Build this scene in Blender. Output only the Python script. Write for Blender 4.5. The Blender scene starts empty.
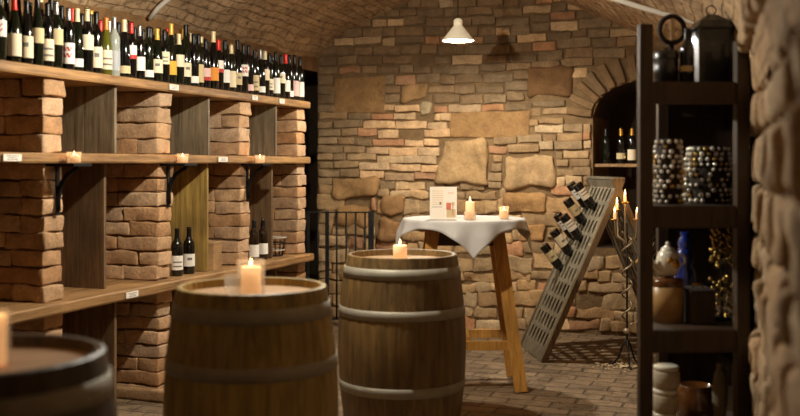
import bpy, bmesh, math, random
from mathutils import Vector, Matrix, noise
R = random.Random(7)
PI = math.pi
C = bpy.context.scene.collection
SC = bpy.context.scene

# ------------------------------------------------------------------ measuring the place
YAW = math.radians(20.3); CO, SI = math.cos(YAW), math.sin(YAW)
EYE = 1.5; F = 1000.0; HORIZON = 164.0
def P(x, d):                       # plan position of a sight line at depth d
    a = (x - 400) / F
    return ((a * CO - SI) * d, (a * SI + CO) * d)
def H(y, d): return EYE + (HORIZON - y) / F * d
def Yat(x, X):                     # where a sight line crosses the plane X
    a = (x - 400) / F
    return X / ((a * CO - SI) / (a * SI + CO))

# ------------------------------------------------------------------ materials
def lin(r, g, b):
    f = lambda c: (c / 255 / 12.92) if c / 255 <= .04045 else ((c / 255 + .055) / 1.055) ** 2.4
    return (f(r), f(g), f(b), 1)
def newmat(name):
    m = bpy.data.materials.new(name); m.use_nodes = True
    nt = m.node_tree; return m, nt, nt.nodes['Principled BSDF']
def node(nt, t, **kw):
    n = nt.nodes.new(t)
    for k, v in kw.items():
        if k in n.inputs: n.inputs[k].default_value = v
        else: setattr(n, k, v)
    return n
def plain(name, rgb, rough=.5, metal=0, coat=0, vary=.12, scale=30, bump=.0, emit=None, estr=0, trans=0, ior=1.45, sss=0):
    m, nt, b = newmat(name)
    b.inputs['Roughness'].default_value = rough; b.inputs['Metallic'].default_value = metal
    b.inputs['Coat Weight'].default_value = coat
    b.inputs['Transmission Weight'].default_value = trans; b.inputs['IOR'].default_value = ior
    tc = node(nt, 'ShaderNodeTexCoord'); n = node(nt, 'ShaderNodeTexNoise', Scale=scale, Detail=4.0)
    nt.links.new(tc.outputs['Object'], n.inputs['Vector'])
    mx = node(nt, 'ShaderNodeMix', data_type='RGBA')
    c = lin(*rgb); mx.inputs[6].default_value = tuple(v * (1 - vary) for v in c[:3]) + (1,)
    mx.inputs[7].default_value = tuple(min(1, v * (1 + vary)) for v in c[:3]) + (1,)
    nt.links.new(n.outputs['Fac'], mx.inputs[0]); nt.links.new(mx.outputs[2], b.inputs['Base Color'])
    if bump:
        bp = node(nt, 'ShaderNodeBump', Strength=bump, Distance=.01)
        nt.links.new(n.outputs['Fac'], bp.inputs['Height']); nt.links.new(bp.outputs['Normal'], b.inputs['Normal'])
    if emit:
        b.inputs['Emission Color'].default_value = lin(*emit); b.inputs['Emission Strength'].default_value = estr
    if sss:
        b.inputs['Subsurface Weight'].default_value = sss; b.inputs['Subsurface Radius'].default_value = (.02, .012, .006)
    return m
def thinglass(name, milk, rgb, rough):                     # thin-walled glass: clear, a little milky, mirror at the edges
    m = bpy.data.materials.new(name); m.use_nodes = True; nt = m.node_tree; nt.nodes.clear()
    out = node(nt, 'ShaderNodeOutputMaterial'); tr = node(nt, 'ShaderNodeBsdfTransparent'); tl = node(nt, 'ShaderNodeBsdfTranslucent'); df = node(nt, 'ShaderNodeBsdfDiffuse')
    gl = node(nt, 'ShaderNodeBsdfGlossy', Roughness=rough); lw = node(nt, 'ShaderNodeLayerWeight', Blend=.5); pw = node(nt, 'ShaderNodeMath', operation='POWER'); pw.inputs[1].default_value = 5.0; fr = node(nt, 'ShaderNodeMath', operation='MULTIPLY_ADD'); fr.inputs[1].default_value = .4; fr.inputs[2].default_value = .03
    nt.links.new(lw.outputs['Facing'], pw.inputs[0]); nt.links.new(pw.outputs[0], fr.inputs[0])
    tl.inputs[0].default_value = lin(*rgb); df.inputs[0].default_value = lin(*rgb); tr.inputs[0].default_value = (.96, .96, .95, 1)
    a = node(nt, 'ShaderNodeMixShader'); a.inputs[0].default_value = .5; nt.links.new(tl.outputs[0], a.inputs[1]); nt.links.new(df.outputs[0], a.inputs[2])
    n = node(nt, 'ShaderNodeTexNoise', Scale=40.0); mu = node(nt, 'ShaderNodeMath', operation='MULTIPLY'); mu.inputs[1].default_value = milk * 2
    nt.links.new(n.outputs['Fac'], mu.inputs[0])
    b = node(nt, 'ShaderNodeMixShader'); nt.links.new(mu.outputs[0], b.inputs[0]); nt.links.new(tr.outputs[0], b.inputs[1]); nt.links.new(a.outputs[0], b.inputs[2])
    c = node(nt, 'ShaderNodeMixShader'); nt.links.new(fr.outputs[0], c.inputs[0]); nt.links.new(b.outputs[0], c.inputs[1]); nt.links.new(gl.outputs[0], c.inputs[2])
    nt.links.new(c.outputs[0], out.inputs['Surface']); return m
def wood(name, dark, light, axis=1, scale=6, rough=.6, bump=.25, stretch=14):
    m, nt, b = newmat(name); b.inputs['Roughness'].default_value = rough
    tc = node(nt, 'ShaderNodeTexCoord'); mp = node(nt, 'ShaderNodeMapping')
    s = [stretch, stretch, stretch]; s[axis] = 1.0
    mp.inputs['Scale'].default_value = s
    nt.links.new(tc.outputs['Object'], mp.inputs['Vector'])
    n = node(nt, 'ShaderNodeTexNoise', Scale=scale * .5, Detail=6.0, Roughness=.65, Distortion=.4)
    n2 = node(nt, 'ShaderNodeTexNoise', Scale=3.0, Detail=3.0)
    nt.links.new(mp.outputs[0], n.inputs['Vector']); nt.links.new(tc.outputs['Object'], n2.inputs['Vector'])
    r = node(nt, 'ShaderNodeValToRGB'); r.color_ramp.elements[0].position = .32; r.color_ramp.elements[1].position = .68
    r.color_ramp.elements[0].color = lin(*dark); r.color_ramp.elements[1].color = lin(*light)
    nt.links.new(n.outputs['Fac'], r.inputs[0])
    mx = node(nt, 'ShaderNodeMix', data_type='RGBA', blend_type='MULTIPLY'); mx.inputs[0].default_value = .5
    r2 = node(nt, 'ShaderNodeValToRGB'); r2.color_ramp.elements[0].color = (.35, .33, .3, 1); r2.color_ramp.elements[0].position = .35
    r2.color_ramp.elements[1].position = .6
    nt.links.new(n2.outputs['Fac'], r2.inputs[0])
    nt.links.new(r.outputs[0], mx.inputs[6]); nt.links.new(r2.outputs[0], mx.inputs[7]); nt.links.new(mx.outputs[2], b.inputs['Base Color'])
    bp = node(nt, 'ShaderNodeBump', Strength=bump, Distance=.004)
    nt.links.new(n.outputs['Fac'], bp.inputs['Height']); nt.links.new(bp.outputs['Normal'], b.inputs['Normal'])
    return m
def masonry(name, rough=.9, bump=.6):                      # colour of every stone comes from the mesh, weathering from noise
    m, nt, b = newmat(name); b.inputs['Roughness'].default_value = rough
    at = node(nt, 'ShaderNodeAttribute', attribute_name='tint'); tc = node(nt, 'ShaderNodeTexCoord')
    n1 = node(nt, 'ShaderNodeTexNoise', Scale=9.0, Detail=6.0, Roughness=.7); n2 = node(nt, 'ShaderNodeTexNoise', Scale=55.0, Detail=5.0, Roughness=.7)
    for n in (n1, n2): nt.links.new(tc.outputs['Object'], n.inputs['Vector'])
    r = node(nt, 'ShaderNodeValToRGB'); e = r.color_ramp.elements
    e[0].position = .3; e[0].color = (.5, .43, .35, 1); e[1].position = .66; e[1].color = (1.12, 1.06, 1.0, 1)
    nt.links.new(n1.outputs['Fac'], r.inputs[0])
    mx = node(nt, 'ShaderNodeMix', data_type='RGBA', blend_type='MULTIPLY'); mx.inputs[0].default_value = .8
    nt.links.new(at.outputs['Color'], mx.inputs[6]); nt.links.new(r.outputs[0], mx.inputs[7])
    r2 = node(nt, 'ShaderNodeValToRGB'); e = r2.color_ramp.elements; e[0].position = .3; e[0].color = (.6, .56, .5, 1); e[1].position = .6; e[1].color = (1, 1, 1, 1)
    nt.links.new(n2.outputs['Fac'], r2.inputs[0])
    mx2 = node(nt, 'ShaderNodeMix', data_type='RGBA', blend_type='MULTIPLY'); mx2.inputs[0].default_value = .7
    nt.links.new(mx.outputs[2], mx2.inputs[6]); nt.links.new(r2.outputs[0], mx2.inputs[7]); nt.links.new(mx2.outputs[2], b.inputs['Base Color'])
    ad = node(nt, 'ShaderNodeMath', operation='ADD'); nt.links.new(n1.outputs['Fac'], ad.inputs[0]); nt.links.new(n2.outputs['Fac'], ad.inputs[1])
    bp = node(nt, 'ShaderNodeBump', Strength=bump, Distance=.012); nt.links.new(ad.outputs[0], bp.inputs['Height']); nt.links.new(bp.outputs['Normal'], b.inputs['Normal'])
    return m
def bricked(name, c1, c2, mortar, bw, bh, msize, holes, rough=.9, bump=.8, rot=0.0, wob=.05):   # courses on a UV in metres
    m, nt, b = newmat(name); b.inputs['Roughness'].default_value = rough
    tc = node(nt, 'ShaderNodeTexCoord')
    mp = node(nt, 'ShaderNodeMapping'); mp.inputs['Rotation'].default_value = (0, 0, rot)
    nz = node(nt, 'ShaderNodeTexNoise', Scale=3.0, Detail=4.0); nt.links.new(tc.outputs['UV'], nz.inputs['Vector'])
    vm = node(nt, 'ShaderNodeVectorMath', operation='SCALE'); vm.inputs['Scale'].default_value = wob
    nt.links.new(nz.outputs['Color'], vm.inputs[0])
    va = node(nt, 'ShaderNodeVectorMath', operation='ADD'); nt.links.new(tc.outputs['UV'], va.inputs[0]); nt.links.new(vm.outputs[0], va.inputs[1])
    nt.links.new(va.outputs[0], mp.inputs['Vector'])
    br = node(nt, 'ShaderNodeTexBrick'); br.inputs['Scale'].default_value = 1.0
    br.inputs['Brick Width'].default_value = bw; br.inputs['Row Height'].default_value = bh; br.inputs['Mortar Size'].default_value = msize
    br.inputs['Mortar Smooth'].default_value = .5; br.inputs['Bias'].default_value = 0
    br.inputs['Color1'].default_value = lin(*c1); br.inputs['Color2'].default_value = lin(*c2); br.inputs['Mortar'].default_value = lin(*mortar)
    nt.links.new(mp.outputs[0], br.inputs['Vector'])
    n1 = node(nt, 'ShaderNodeTexNoise', Scale=2.2, Detail=8.0, Roughness=.72); n2 = node(nt, 'ShaderNodeTexNoise', Scale=13.0, Detail=8.0, Roughness=.75)
    for n in (n1, n2): nt.links.new(tc.outputs['UV'], n.inputs['Vector'])
    r = node(nt, 'ShaderNodeValToRGB'); e = r.color_ramp.elements; e[0].position = .3; e[0].color = (.42, .36, .3, 1); e[1].position = .64; e[1].color = (1.1, 1.05, 1, 1)
    nt.links.new(n1.outputs['Fac'], r.inputs[0])
    r2 = node(nt, 'ShaderNodeValToRGB'); e = r2.color_ramp.elements; e[0].position = .36; e[0].color = (.28, .23, .18, 1); e[1].position = .5; e[1].color = (1, 1, 1, 1)
    nt.links.new(n2.outputs['Fac'], r2.inputs[0])
    a = node(nt, 'ShaderNodeMix', data_type='RGBA', blend_type='MULTIPLY'); a.inputs[0].default_value = .85
    c = node(nt, 'ShaderNodeMix', data_type='RGBA', blend_type='MULTIPLY'); c.inputs[0].default_value = holes
    nt.links.new(br.outputs['Color'], a.inputs[6]); nt.links.new(r.outputs[0], a.inputs[7])
    nt.links.new(a.outputs[2], c.inputs[6]); nt.links.new(r2.outputs[0], c.inputs[7]); nt.links.new(c.outputs[2], b.inputs['Base Color'])
    s1 = node(nt, 'ShaderNodeMath', operation='MULTIPLY_ADD'); s1.inputs[1].default_value = -.9
    nt.links.new(br.outputs['Fac'], s1.inputs[0]); nt.links.new(n2.outputs['Fac'], s1.inputs[2])
    bp = node(nt, 'ShaderNodeBump', Strength=bump, Distance=.02); nt.links.new(s1.outputs[0], bp.inputs['Height']); nt.links.new(bp.outputs['Normal'], b.inputs['Normal'])
    return m

M = dict(
    stone=masonry('old_masonry'),
    vault=bricked('vault_brick', (222, 190, 150), (196, 164, 124), (184, 152, 114), .24, .08, .010, .95, wob=.07, bump=.9),
    floor=bricked('floor_pavers', (158, 134, 104), (132, 110, 84), (106, 88, 66), .28, .14, .010, .8, rough=.75, bump=.8, wob=.05),
    plaster=plain('rough_plaster', (150, 118, 82), .95, vary=.35, scale=8, bump=.6),
    shelfwood=wood('shelf_oak', (120, 84, 48), (190, 145, 92), 1),
    boardwood=wood('grey_board', (86, 72, 54), (150, 132, 104), 2, scale=5),
    boardochre=wood('ochre_board', (118, 92, 42), (184, 150, 78), 2, scale=5),
    boardbrown=wood('brown_board', (84, 62, 40), (132, 102, 68), 2, scale=5),
    barrel=wood('barrel_oak', (118, 98, 52), (184, 154, 86), 2, scale=5, rough=.5),
    barrelhazed=wood('barrel_oak_hazed', (82, 62, 34), (136, 106, 60), 2, scale=5, rough=.5),  # oak darkened in place of the brown haze over the middle barrel
    barrelhead=wood('barrel_head_oak', (150, 112, 72), (196, 156, 108), 0, scale=4),
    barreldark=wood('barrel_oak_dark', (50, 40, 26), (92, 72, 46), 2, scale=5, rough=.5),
    hoop=plain('hoop_steel', (150, 142, 126), .62, .35, vary=.3, scale=14, bump=.1),
    tablewood=wood('table_pine', (166, 112, 46), (216, 158, 76), 2, scale=5, rough=.45),
    tabledark=wood('table_dark', (52, 38, 24), (84, 62, 38), 0, scale=5),
    rackwood=wood('riddling_rack_wood', (84, 76, 62), (140, 128, 106), 2, scale=6),
    rackedge=wood('riddling_rack_edge', (84, 68, 48), (124, 102, 74), 2, scale=6),
    darkwood=wood('dark_shelf_wood', (38, 25, 11), (70, 46, 20), 2, scale=5),
    iron=plain('black_iron', (22, 20, 18), .55, .6, bump=.2),
    ironlite=plain('twisted_iron', (150, 130, 104), .4, .5, bump=.1),
    enamel=plain('opal_shade', (226, 220, 200), .3, vary=.04, emit=(255, 226, 180), estr=.3),
    bulb=plain('bulb_glow', (255, 240, 210), .4, emit=(255, 214, 150), estr=30),
    wax=plain('candle_wax', (246, 222, 186), .55, vary=.04, sss=.4, emit=(255, 170, 90), estr=.25),
    waxlit=plain('candle_wax_lit', (250, 214, 170), .55, vary=.04, sss=.4, emit=(255, 186, 122), estr=.75),
    flame=plain('candle_flame', (255, 220, 150), .5, emit=(255, 200, 120), estr=22),
    wick=plain('wick', (20, 16, 12), .9),
    glass=thinglass('clear_glass', .13, (240, 232, 220), .03), frost=thinglass('frosted_glass', .18, (244, 226, 206), .12),
    cloth=plain('white_linen', (192, 186, 180), .85, vary=.04, scale=140, bump=.1),
    paper=plain('white_paper', (238, 230, 216), .7, vary=.03),
    pinkpaper=plain('pale_pink_paper', (238, 206, 186), .7, vary=.03),
    ink=plain('grey_print', (120, 112, 102), .8), red=plain('red_print', (186, 44, 34), .6),
    redsoft=plain('faded_red_print', (202, 110, 84), .7),
    pipe=plain('painted_conduit', (206, 198, 184), .4, vary=.06),
    ceramic=plain('white_ceramic', (226, 218, 200), .18, coat=.5, vary=.03), gold=plain('gold_paint', (206, 152, 44), .3, .8),
    blueglass=plain('cobalt_glass', (22, 40, 110), .08, coat=1), stoneware=plain('tan_stoneware', (176, 138, 86), .4, coat=.3, vary=.2, scale=10),
    black=plain('black_lacquer', (12, 12, 13), .35, coat=.4), bead=plain('silver_bead', (240, 234, 222), .16, .35, coat=1, vary=.02),
    goldbead=plain('brass_bead', (200, 168, 96), .15, .9), brownpot=plain('brown_glaze', (92, 54, 22), .15, coat=.8, vary=.2),
    sack=plain('pale_sacking', (186, 170, 146), .9, vary=.15, scale=60, bump=.3), gauze=plain('grey_gauze', (112, 100, 78), .9, vary=.2, scale=60),
    palewood=plain('pale_wood', (206, 180, 138), .6, vary=.15, scale=20), boxwood=wood('small_box_wood', (150, 112, 70), (190, 150, 104), 0),
    wicker=plain('dark_wicker', (40, 28, 18), .8, vary=.3, scale=60, bump=.5),
)
GLASS = {'dark green': plain('bottle_dark_green', (11, 17, 8), .09, coat=.6), 'black': plain('bottle_black', (9, 9, 9), .1, coat=.6),
         'brown': plain('bottle_brown', (32, 19, 9), .1, coat=.6), 'olive': plain('bottle_olive', (84, 82, 24), .1, coat=.6),
         'clear': plain('bottle_clear', (150, 152, 140), .08, coat=.6)}
CAPS = {'black': plain('foil_black', (14, 13, 13), .35, .3), 'red': plain('foil_red', (200, 40, 28), .35, .2), 'cream': plain('foil_cream', (222, 200, 152), .4, .1),
        'yellow': plain('foil_yellow', (206, 164, 70), .38, .2), 'silver': plain('foil_silver', (150, 146, 140), .3, .7), 'orange': plain('foil_orange', (208, 120, 48), .4, .2),
        'gold': plain('foil_gold', (206, 150, 60), .3, .6)}
LABS = {'cream': plain('label_cream', (232, 214, 180), .75, vary=.04), 'white': plain('label_white', (238, 230, 216), .75, vary=.04),
        'yellow': plain('label_yellow', (222, 168, 54), .7, vary=.05), 'beige': plain('label_beige', (204, 182, 136), .75, vary=.05),
        'orange': plain('label_orange', (222, 140, 50), .7, vary=.05), 'silver': plain('label_silver', (160, 160, 160), .5, vary=.06), 'pink': plain('label_pink', (226, 186, 176), .75, vary=.05)}

# ------------------------------------------------------------------ mesh building
class MB:
    def __init__(s): s.v = []; s.f = []; s.mi = []; s.t = []; s.sm = []; s.cur = (1, 1, 1); s.m = 0; s.smooth = False
    def add(s, vs, fs, fn=None, m=None, smooth=None):
        o = len(s.v)
        for p in vs: s.v.append(tuple(fn(p) if fn else p)); s.t.append(s.cur)
        for f in fs: s.f.append(tuple(i + o for i in f)); s.mi.append(s.m if m is None else m); s.sm.append(s.smooth if smooth is None else smooth)
    def box(s, c, d, rot=0, bev=0, fn=None, m=None):
        bm = bmesh.new(); bmesh.ops.create_cube(bm, size=1)
        for v in bm.verts: v.co = Vector((v.co.x * d[0], v.co.y * d[1], v.co.z * d[2]))
        if bev: bmesh.ops.bevel(bm, geom=bm.edges[:], offset=bev, segments=2, affect='EDGES', profile=.6)
        bm.verts.index_update(); cr, sr = math.cos(rot), math.sin(rot)
        vs = [(c[0] + v.co.x * cr - v.co.y * sr, c[1] + v.co.x * sr + v.co.y * cr, c[2] + v.co.z) for v in bm.verts]
        s.add(vs, [[v.index for v in f.verts] for f in bm.faces], fn, m, False); bm.free()
    def lathe(s, prof, n=24, c=(0, 0, 0), fn=None, m=None, smooth=True, a0=0, a1=2 * PI, ripple=None):
        vs = []; fs = []; full = abs(a1 - a0 - 2 * PI) < 1e-6; k = n if full else n + 1
        for r, z in prof:
            for i in range(k):
                a = a0 + (a1 - a0) * i / n
                rr = r if ripple is None else r * ripple(i)
                vs.append((c[0] + rr * math.cos(a), c[1] + rr * math.sin(a), c[2] + z))
        for j in range(len(prof) - 1):
            for i in range(n):
                q = (i + 1) % k if full else i + 1
                fs.append((j * k + i, j * k + q, (j + 1) * k + q, (j + 1) * k + i))
        s.add(vs, fs, fn, m, smooth)
    def tube(s, pts, r, n=8, fn=None, m=None, cap=True):
        pts = [Vector(p) for p in pts]; rad = r if isinstance(r, (list, tuple)) else [r] * len(pts)
        vs = []; fs = []; up = None
        for i, p in enumerate(pts):
            t = (pts[min(i + 1, len(pts) - 1)] - pts[max(i - 1, 0)]).normalized()
            if up is None: up = Vector((0, 0, 1)) if abs(t.z) < .9 else Vector((1, 0, 0))
            x = up.cross(t).normalized(); y = t.cross(x).normalized(); up = y if False else (t.cross(x))
            for k in range(n):
                a = 2 * PI * k / n; vs.append(tuple(p + x * (rad[i] * math.cos(a)) + y * (rad[i] * math.sin(a))))
        for j in range(len(pts) - 1):
            for k in range(n): fs.append((j * n + k, j * n + (k + 1) % n, (j + 1) * n + (k + 1) % n, (j + 1) * n + k))
        if cap: fs.append(tuple(range(n - 1, -1, -1))); fs.append(tuple(range((len(pts) - 1) * n, len(pts) * n)))
        s.add(vs, fs, fn, m, True)
    def beam(s, a, b, w, d, side=(1, 0, 0), m=None):          # square-section bar from a to b
        a, b = Vector(a), Vector(b); t = (b - a).normalized(); sv = Vector(side); y = t.cross(sv).normalized(); x = y.cross(t).normalized()
        vs = []
        for p in (a, b):
            for sx, sy in ((-1, -1), (1, -1), (1, 1), (-1, 1)): vs.append(tuple(p + x * (sx * w / 2) + y * (sy * d / 2)))
        s.add(vs, [(3, 2, 1, 0), (4, 5, 6, 7), (0, 1, 5, 4), (1, 2, 6, 5), (2, 3, 7, 6), (3, 0, 4, 7)], None, m, False)
    def ball(s, c, r, n=10, sc=(1, 1, 1), m=None):
        prof = [(max(1e-5, r * math.sin(PI * i / n)), -r * math.cos(PI * i / n)) for i in range(n + 1)]
        s.lathe([(a, b) for a, b in prof], n + 2, (0, 0, 0), lambda p: (c[0] + p[0] * sc[0], c[1] + p[1] * sc[1], c[2] + p[2] * sc[2]), m)
    def block(s, c, h, fn=None, r=.012, amp=.006, freq=9.0, seed=0, step=.05, smooth=True):   # a worn, rounded stone: centre c, half sizes h
        r = min(r, min(h) * .8)
        def ticks(k):
            L = h[k]; n = max(1, round(2 * (L - r) / step)); t = [-L, -L + r * .45]
            t += [-(L - r) + 2 * (L - r) * i / n for i in range(n + 1)] + [L - r * .45, L]; return t
        T = [ticks(0), ticks(1), ticks(2)]; idx = {}; vs = []; fs = []
        def vid(p):
            key = (round(p[0], 5), round(p[1], 5), round(p[2], 5))
            if key in idx: return idx[key]
            q = Vector([max(-(h[k] - r), min(h[k] - r, p[k])) for k in range(3)]); dv = Vector(p) - q
            nn = dv.normalized() if dv.length > 1e-9 else Vector((0, 0, 0)); v = q + nn * r
            w = Vector(c) + v; sd = Vector((seed * 3.7, seed * 1.3, seed * 2.1))
            v = v + nn * (amp * (noise.noise(w * freq + sd) + .5 * noise.noise(w * freq * 2.7 + sd)))
            v.x += amp * 1.2 * noise.noise(w * freq * .6 + sd * 2); v.z += amp * 1.0 * noise.noise(w * freq * .6 - sd)
            idx[key] = len(vs); vs.append(tuple(Vector(c) + v)); return idx[key]
        for k in range(3):
            a, b = (k + 1) % 3, (k + 2) % 3
            for sgn in (-1, 1):
                for i in range(len(T[a]) - 1):
                    for j in range(len(T[b]) - 1):
                        q = []
                        for ii, jj in ((i, j), (i + 1, j), (i + 1, j + 1), (i, j + 1)):
                            p = [0, 0, 0]; p[k] = sgn * h[k]; p[a] = T[a][ii]; p[b] = T[b][jj]; q.append(vid(p))
                        if sgn < 0: q.reverse()
                        if len(set(q)) >= 3: fs.append(q)
        s.add(vs, fs, fn, None, smooth)
    def mesh(s, name, mats, tint=False, uv=None):
        me = bpy.data.meshes.new(name); me.from_pydata(s.v, [], s.f)
        for m in (mats if isinstance(mats, (list, tuple)) else [mats]): me.materials.append(m)
        me.polygons.foreach_set('material_index', s.mi); me.polygons.foreach_set('use_smooth', s.sm)
        if tint:
            at = me.attributes.new('tint', 'FLOAT_COLOR', 'POINT'); flat = []
            for t in s.t: flat += [t[0], t[1], t[2], 1]
            at.data.foreach_set('color', flat)
        if uv:
            l = me.uv_layers.new(name='UVMap'); flat = []
            for lp in me.loops: flat += list(uv[lp.vertex_index])
            l.data.foreach_set('uv', flat)
        me.update(); return me
def link(name, me, parent=None, loc=(0, 0, 0), rot=(0, 0, 0)):
    o = bpy.data.objects.new(name, me); C.objects.link(o); o.location = loc; o.rotation_euler = rot
    if parent: o.parent = parent
    return o
def part(name, mb, mats, parent, loc=(0, 0, 0), rot=(0, 0, 0), label=None, tint=False):
    o = link(name, mb.mesh(name, mats, tint), parent, loc, rot)
    if label: o['label'] = label
    return o
def tag(o, label, cat, group=None, kind=None):
    o['label'] = label; o['category'] = cat
    if group: o['group'] = group
    if kind: o['kind'] = kind
    return o
def thing(name, label, cat, loc=(0, 0, 0), rz=0, group=None):
    return tag(link(name, None, None, loc, (0, 0, rz)), label, cat, group)
def struct(name, mb, mats, tint=False, uv=None):
    o = link(name, mb.mesh(name, mats, tint, uv)); o['kind'] = 'structure'; return o
def tn(base, var=.16, hue=.06):
    k = 1 + R.uniform(-var, var); h = R.uniform(-hue, hue); c = lin(*base)
    return (c[0] * k * (1 + h), c[1] * k, c[2] * k * (1 - h * 1.3))

# ------------------------------------------------------------------ the room
YB = 8.9; XL = -4.15
def xr(y): return .168 - .05 * y                     # the right wall leans in slightly along its length
VP = [(-4.15, 2.52), (-4.02, 2.66), (-3.7, 2.85), (-3.29, 3.0), (-2.9, 3.08), (-2.5, 3.10), (-2.1, 3.04), (-1.72, 2.93), (-1.41, 2.79), (-1.06, 2.62), (-.7, 2.49), (-.35, 2.38), (-.12, 2.27), (.0, 2.16), (.08, 2.02), (.12, 1.8)]
def vaulth(x):
    for (a, b), (c, d) in zip(VP, VP[1:]):
        if a <= x <= c: return b + (d - b) * (x - a) / (c - a)
    return VP[0][1] if x < XL else VP[-1][1]
mb = MB(); uv = []; prof = []; s = 0
for (a, b), (c, d) in zip(VP, VP[1:]):
    L = math.hypot(c - a, d - b); n = max(2, int(L / .05))
    for i in range(n): prof.append((a + (c - a) * i / n, b + (d - b) * i / n, s + L * i / n))
    s += L
prof.append((VP[-1][0], VP[-1][1], s))
ny = 170; vs = []; fs = []
for j in range(ny + 1):
    y = -1.4 + (YB + .1 + 1.4) * j / ny
    for (x, z, q) in prof:
        k = max(0, (x + 1.0) / 1.12)                # follow the leaning right wall
        xx = x + (xr(y) - .12) * min(1, k) if x > -1.0 else x
        w = Vector((xx, y, z)); d = .022 * noise.noise(w * 2.1) + .014 * noise.noise(w * 7.0) + .007 * noise.noise(w * 17)
        vs.append((xx, y, z + d + .01)); uv.append((y, q))
k = len(prof)
for j in range(ny):
    for i in range(k - 1): fs.append((j * k + i, (j + 1) * k + i, (j + 1) * k + i + 1, j * k + i + 1))
mb.add(vs, fs, smooth=True); struct('ceiling', mb, M['vault'], uv=uv)

mb = MB(); uv = []; vs = []; fs = []; nx, ny = 70, 130
for j in range(ny + 1):
    for i in range(nx + 1):
        x, y = -5.6 + 5.9 * i / nx, -1.4 + 11.5 * j / ny
        vs.append((x, y, -.006 + .006 * noise.noise(Vector((x * 3, y * 3, 0))))); uv.append((x, y))
for j in range(ny):
    for i in range(nx): a = j * (nx + 1) + i; fs.append((a, a + 1, a + nx + 2, a + nx + 1))
mb.add(vs, fs, smooth=True); struct('floor', mb, M['floor'], uv=uv)

# --- back wall: mortar bed with courses of bricks and field stones
NX0, NX1, NSP, NCR, NB = -1.47, -.53, 1.92, 2.23, .76      # the arched niche
NC = (NX0 + NX1) / 2; NR = (NX1 - NX0) / 2
def nicheh(x):
    t = (x - NC) / NR
    return NSP + (NCR - NSP) * math.sqrt(max(0, 1 - t * t))
def back(px, py):                                           # sight line to the wall plane -> (x, height)
    a = (px - 400) / F; dx, dy = a * CO - SI, a * SI + CO; t = YB / dy
    return dx * t, EYE + (HORIZON - py) / F * t
mb = MB(); mb.cur = lin(132, 106, 72)[:3]
xs = [XL + i * .05 for i in range(int((0.35 + 4.15) / .05))]; xs = [x for x in xs if x < NX0 - .01] + [NX0] + [NX0 + NR * 2 * i / 16 for i in range(1, 16)] + [NX1] + [x for x in xs if x > NX1 + .01]
for xa, xb in zip(xs, xs[1:]):
    top = 3.3
    def q(z0a, z0b, z1a, z1b): mb.add([(xa, YB, z0a), (xb, YB, z0b), (xb, YB, z1b), (xa, YB, z1a)], [(0, 1, 2, 3)], smooth=False)
    if xa >= NX0 - 1e-6 and xb <= NX1 + 1e-6:
        q(-.05, -.05, NB, NB); q(nicheh(xa), nicheh(xb), top, top)
        keep = mb.cur; mb.cur = lin(74, 56, 38)[:3]  # inside of the niche coloured dark to stand in for its shade
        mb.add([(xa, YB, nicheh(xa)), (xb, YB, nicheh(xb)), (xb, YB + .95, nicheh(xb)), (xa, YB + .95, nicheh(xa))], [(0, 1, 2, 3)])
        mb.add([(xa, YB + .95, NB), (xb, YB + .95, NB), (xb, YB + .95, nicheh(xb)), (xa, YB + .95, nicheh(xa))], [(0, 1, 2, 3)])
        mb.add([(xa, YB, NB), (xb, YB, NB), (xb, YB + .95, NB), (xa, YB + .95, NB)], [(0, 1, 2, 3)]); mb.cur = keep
    else: q(-.05, -.05, top, top)
for x in (NX0, NX1): mb.add([(x, YB, NB), (x, YB + .95, NB), (x, YB + .95, NSP), (x, YB, NSP)], [(0, 1, 2, 3)])
BIG = []                                                    # large stones (pixel boxes read off the wall)
for (x0, y0, x1, y1, base, dep) in [(440, 138, 488, 184, (192, 160, 116), .07), (503, 156, 556, 187, (188, 158, 118), .05), (420, 102, 434, 117, (196, 176, 140), .05),
        (530, 68, 572, 98, (128, 92, 54), .04), (333, 177, 378, 197, (176, 136, 88), .05), (338, 205, 372, 225, (170, 130, 82), .05), (384, 196, 406, 214, (180, 138, 90), .05),
        (505, 192, 545, 214, (184, 142, 92), .05), (402, 84, 428, 100, (170, 134, 90), .03), (520, 225, 545, 242, (178, 136, 88), .05), (376, 218, 402, 238, (168, 128, 84), .05)]:
    ax, az = back(x0, y1); bx, bz = back(x1, y0); BIG.append((ax, az, bx, bz, base, dep))
PLAST = [back(452, 136) + back(528, 113), back(336, 112) + back(384, 78)]      # patches of old render over the bricks
def blocked(x0, z0, x1, z1):
    cx, cz = (x0 + x1) / 2, (z0 + z1) / 2
    if NX0 - .3 < x1 and x0 < NX1 + .3:
        if z0 >= NSP - .1 and math.hypot((cx - NC) / (NR + .27), max(0, cz - NSP) / (NCR - NSP + .27)) < 1: return True
    return False
RECTS = [b[:4] for b in BIG] + [tuple(p) for p in PLAST] + [(NX0 - .01, NB, NX1 + .01, NSP)]
z = .0; seed = 0
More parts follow.
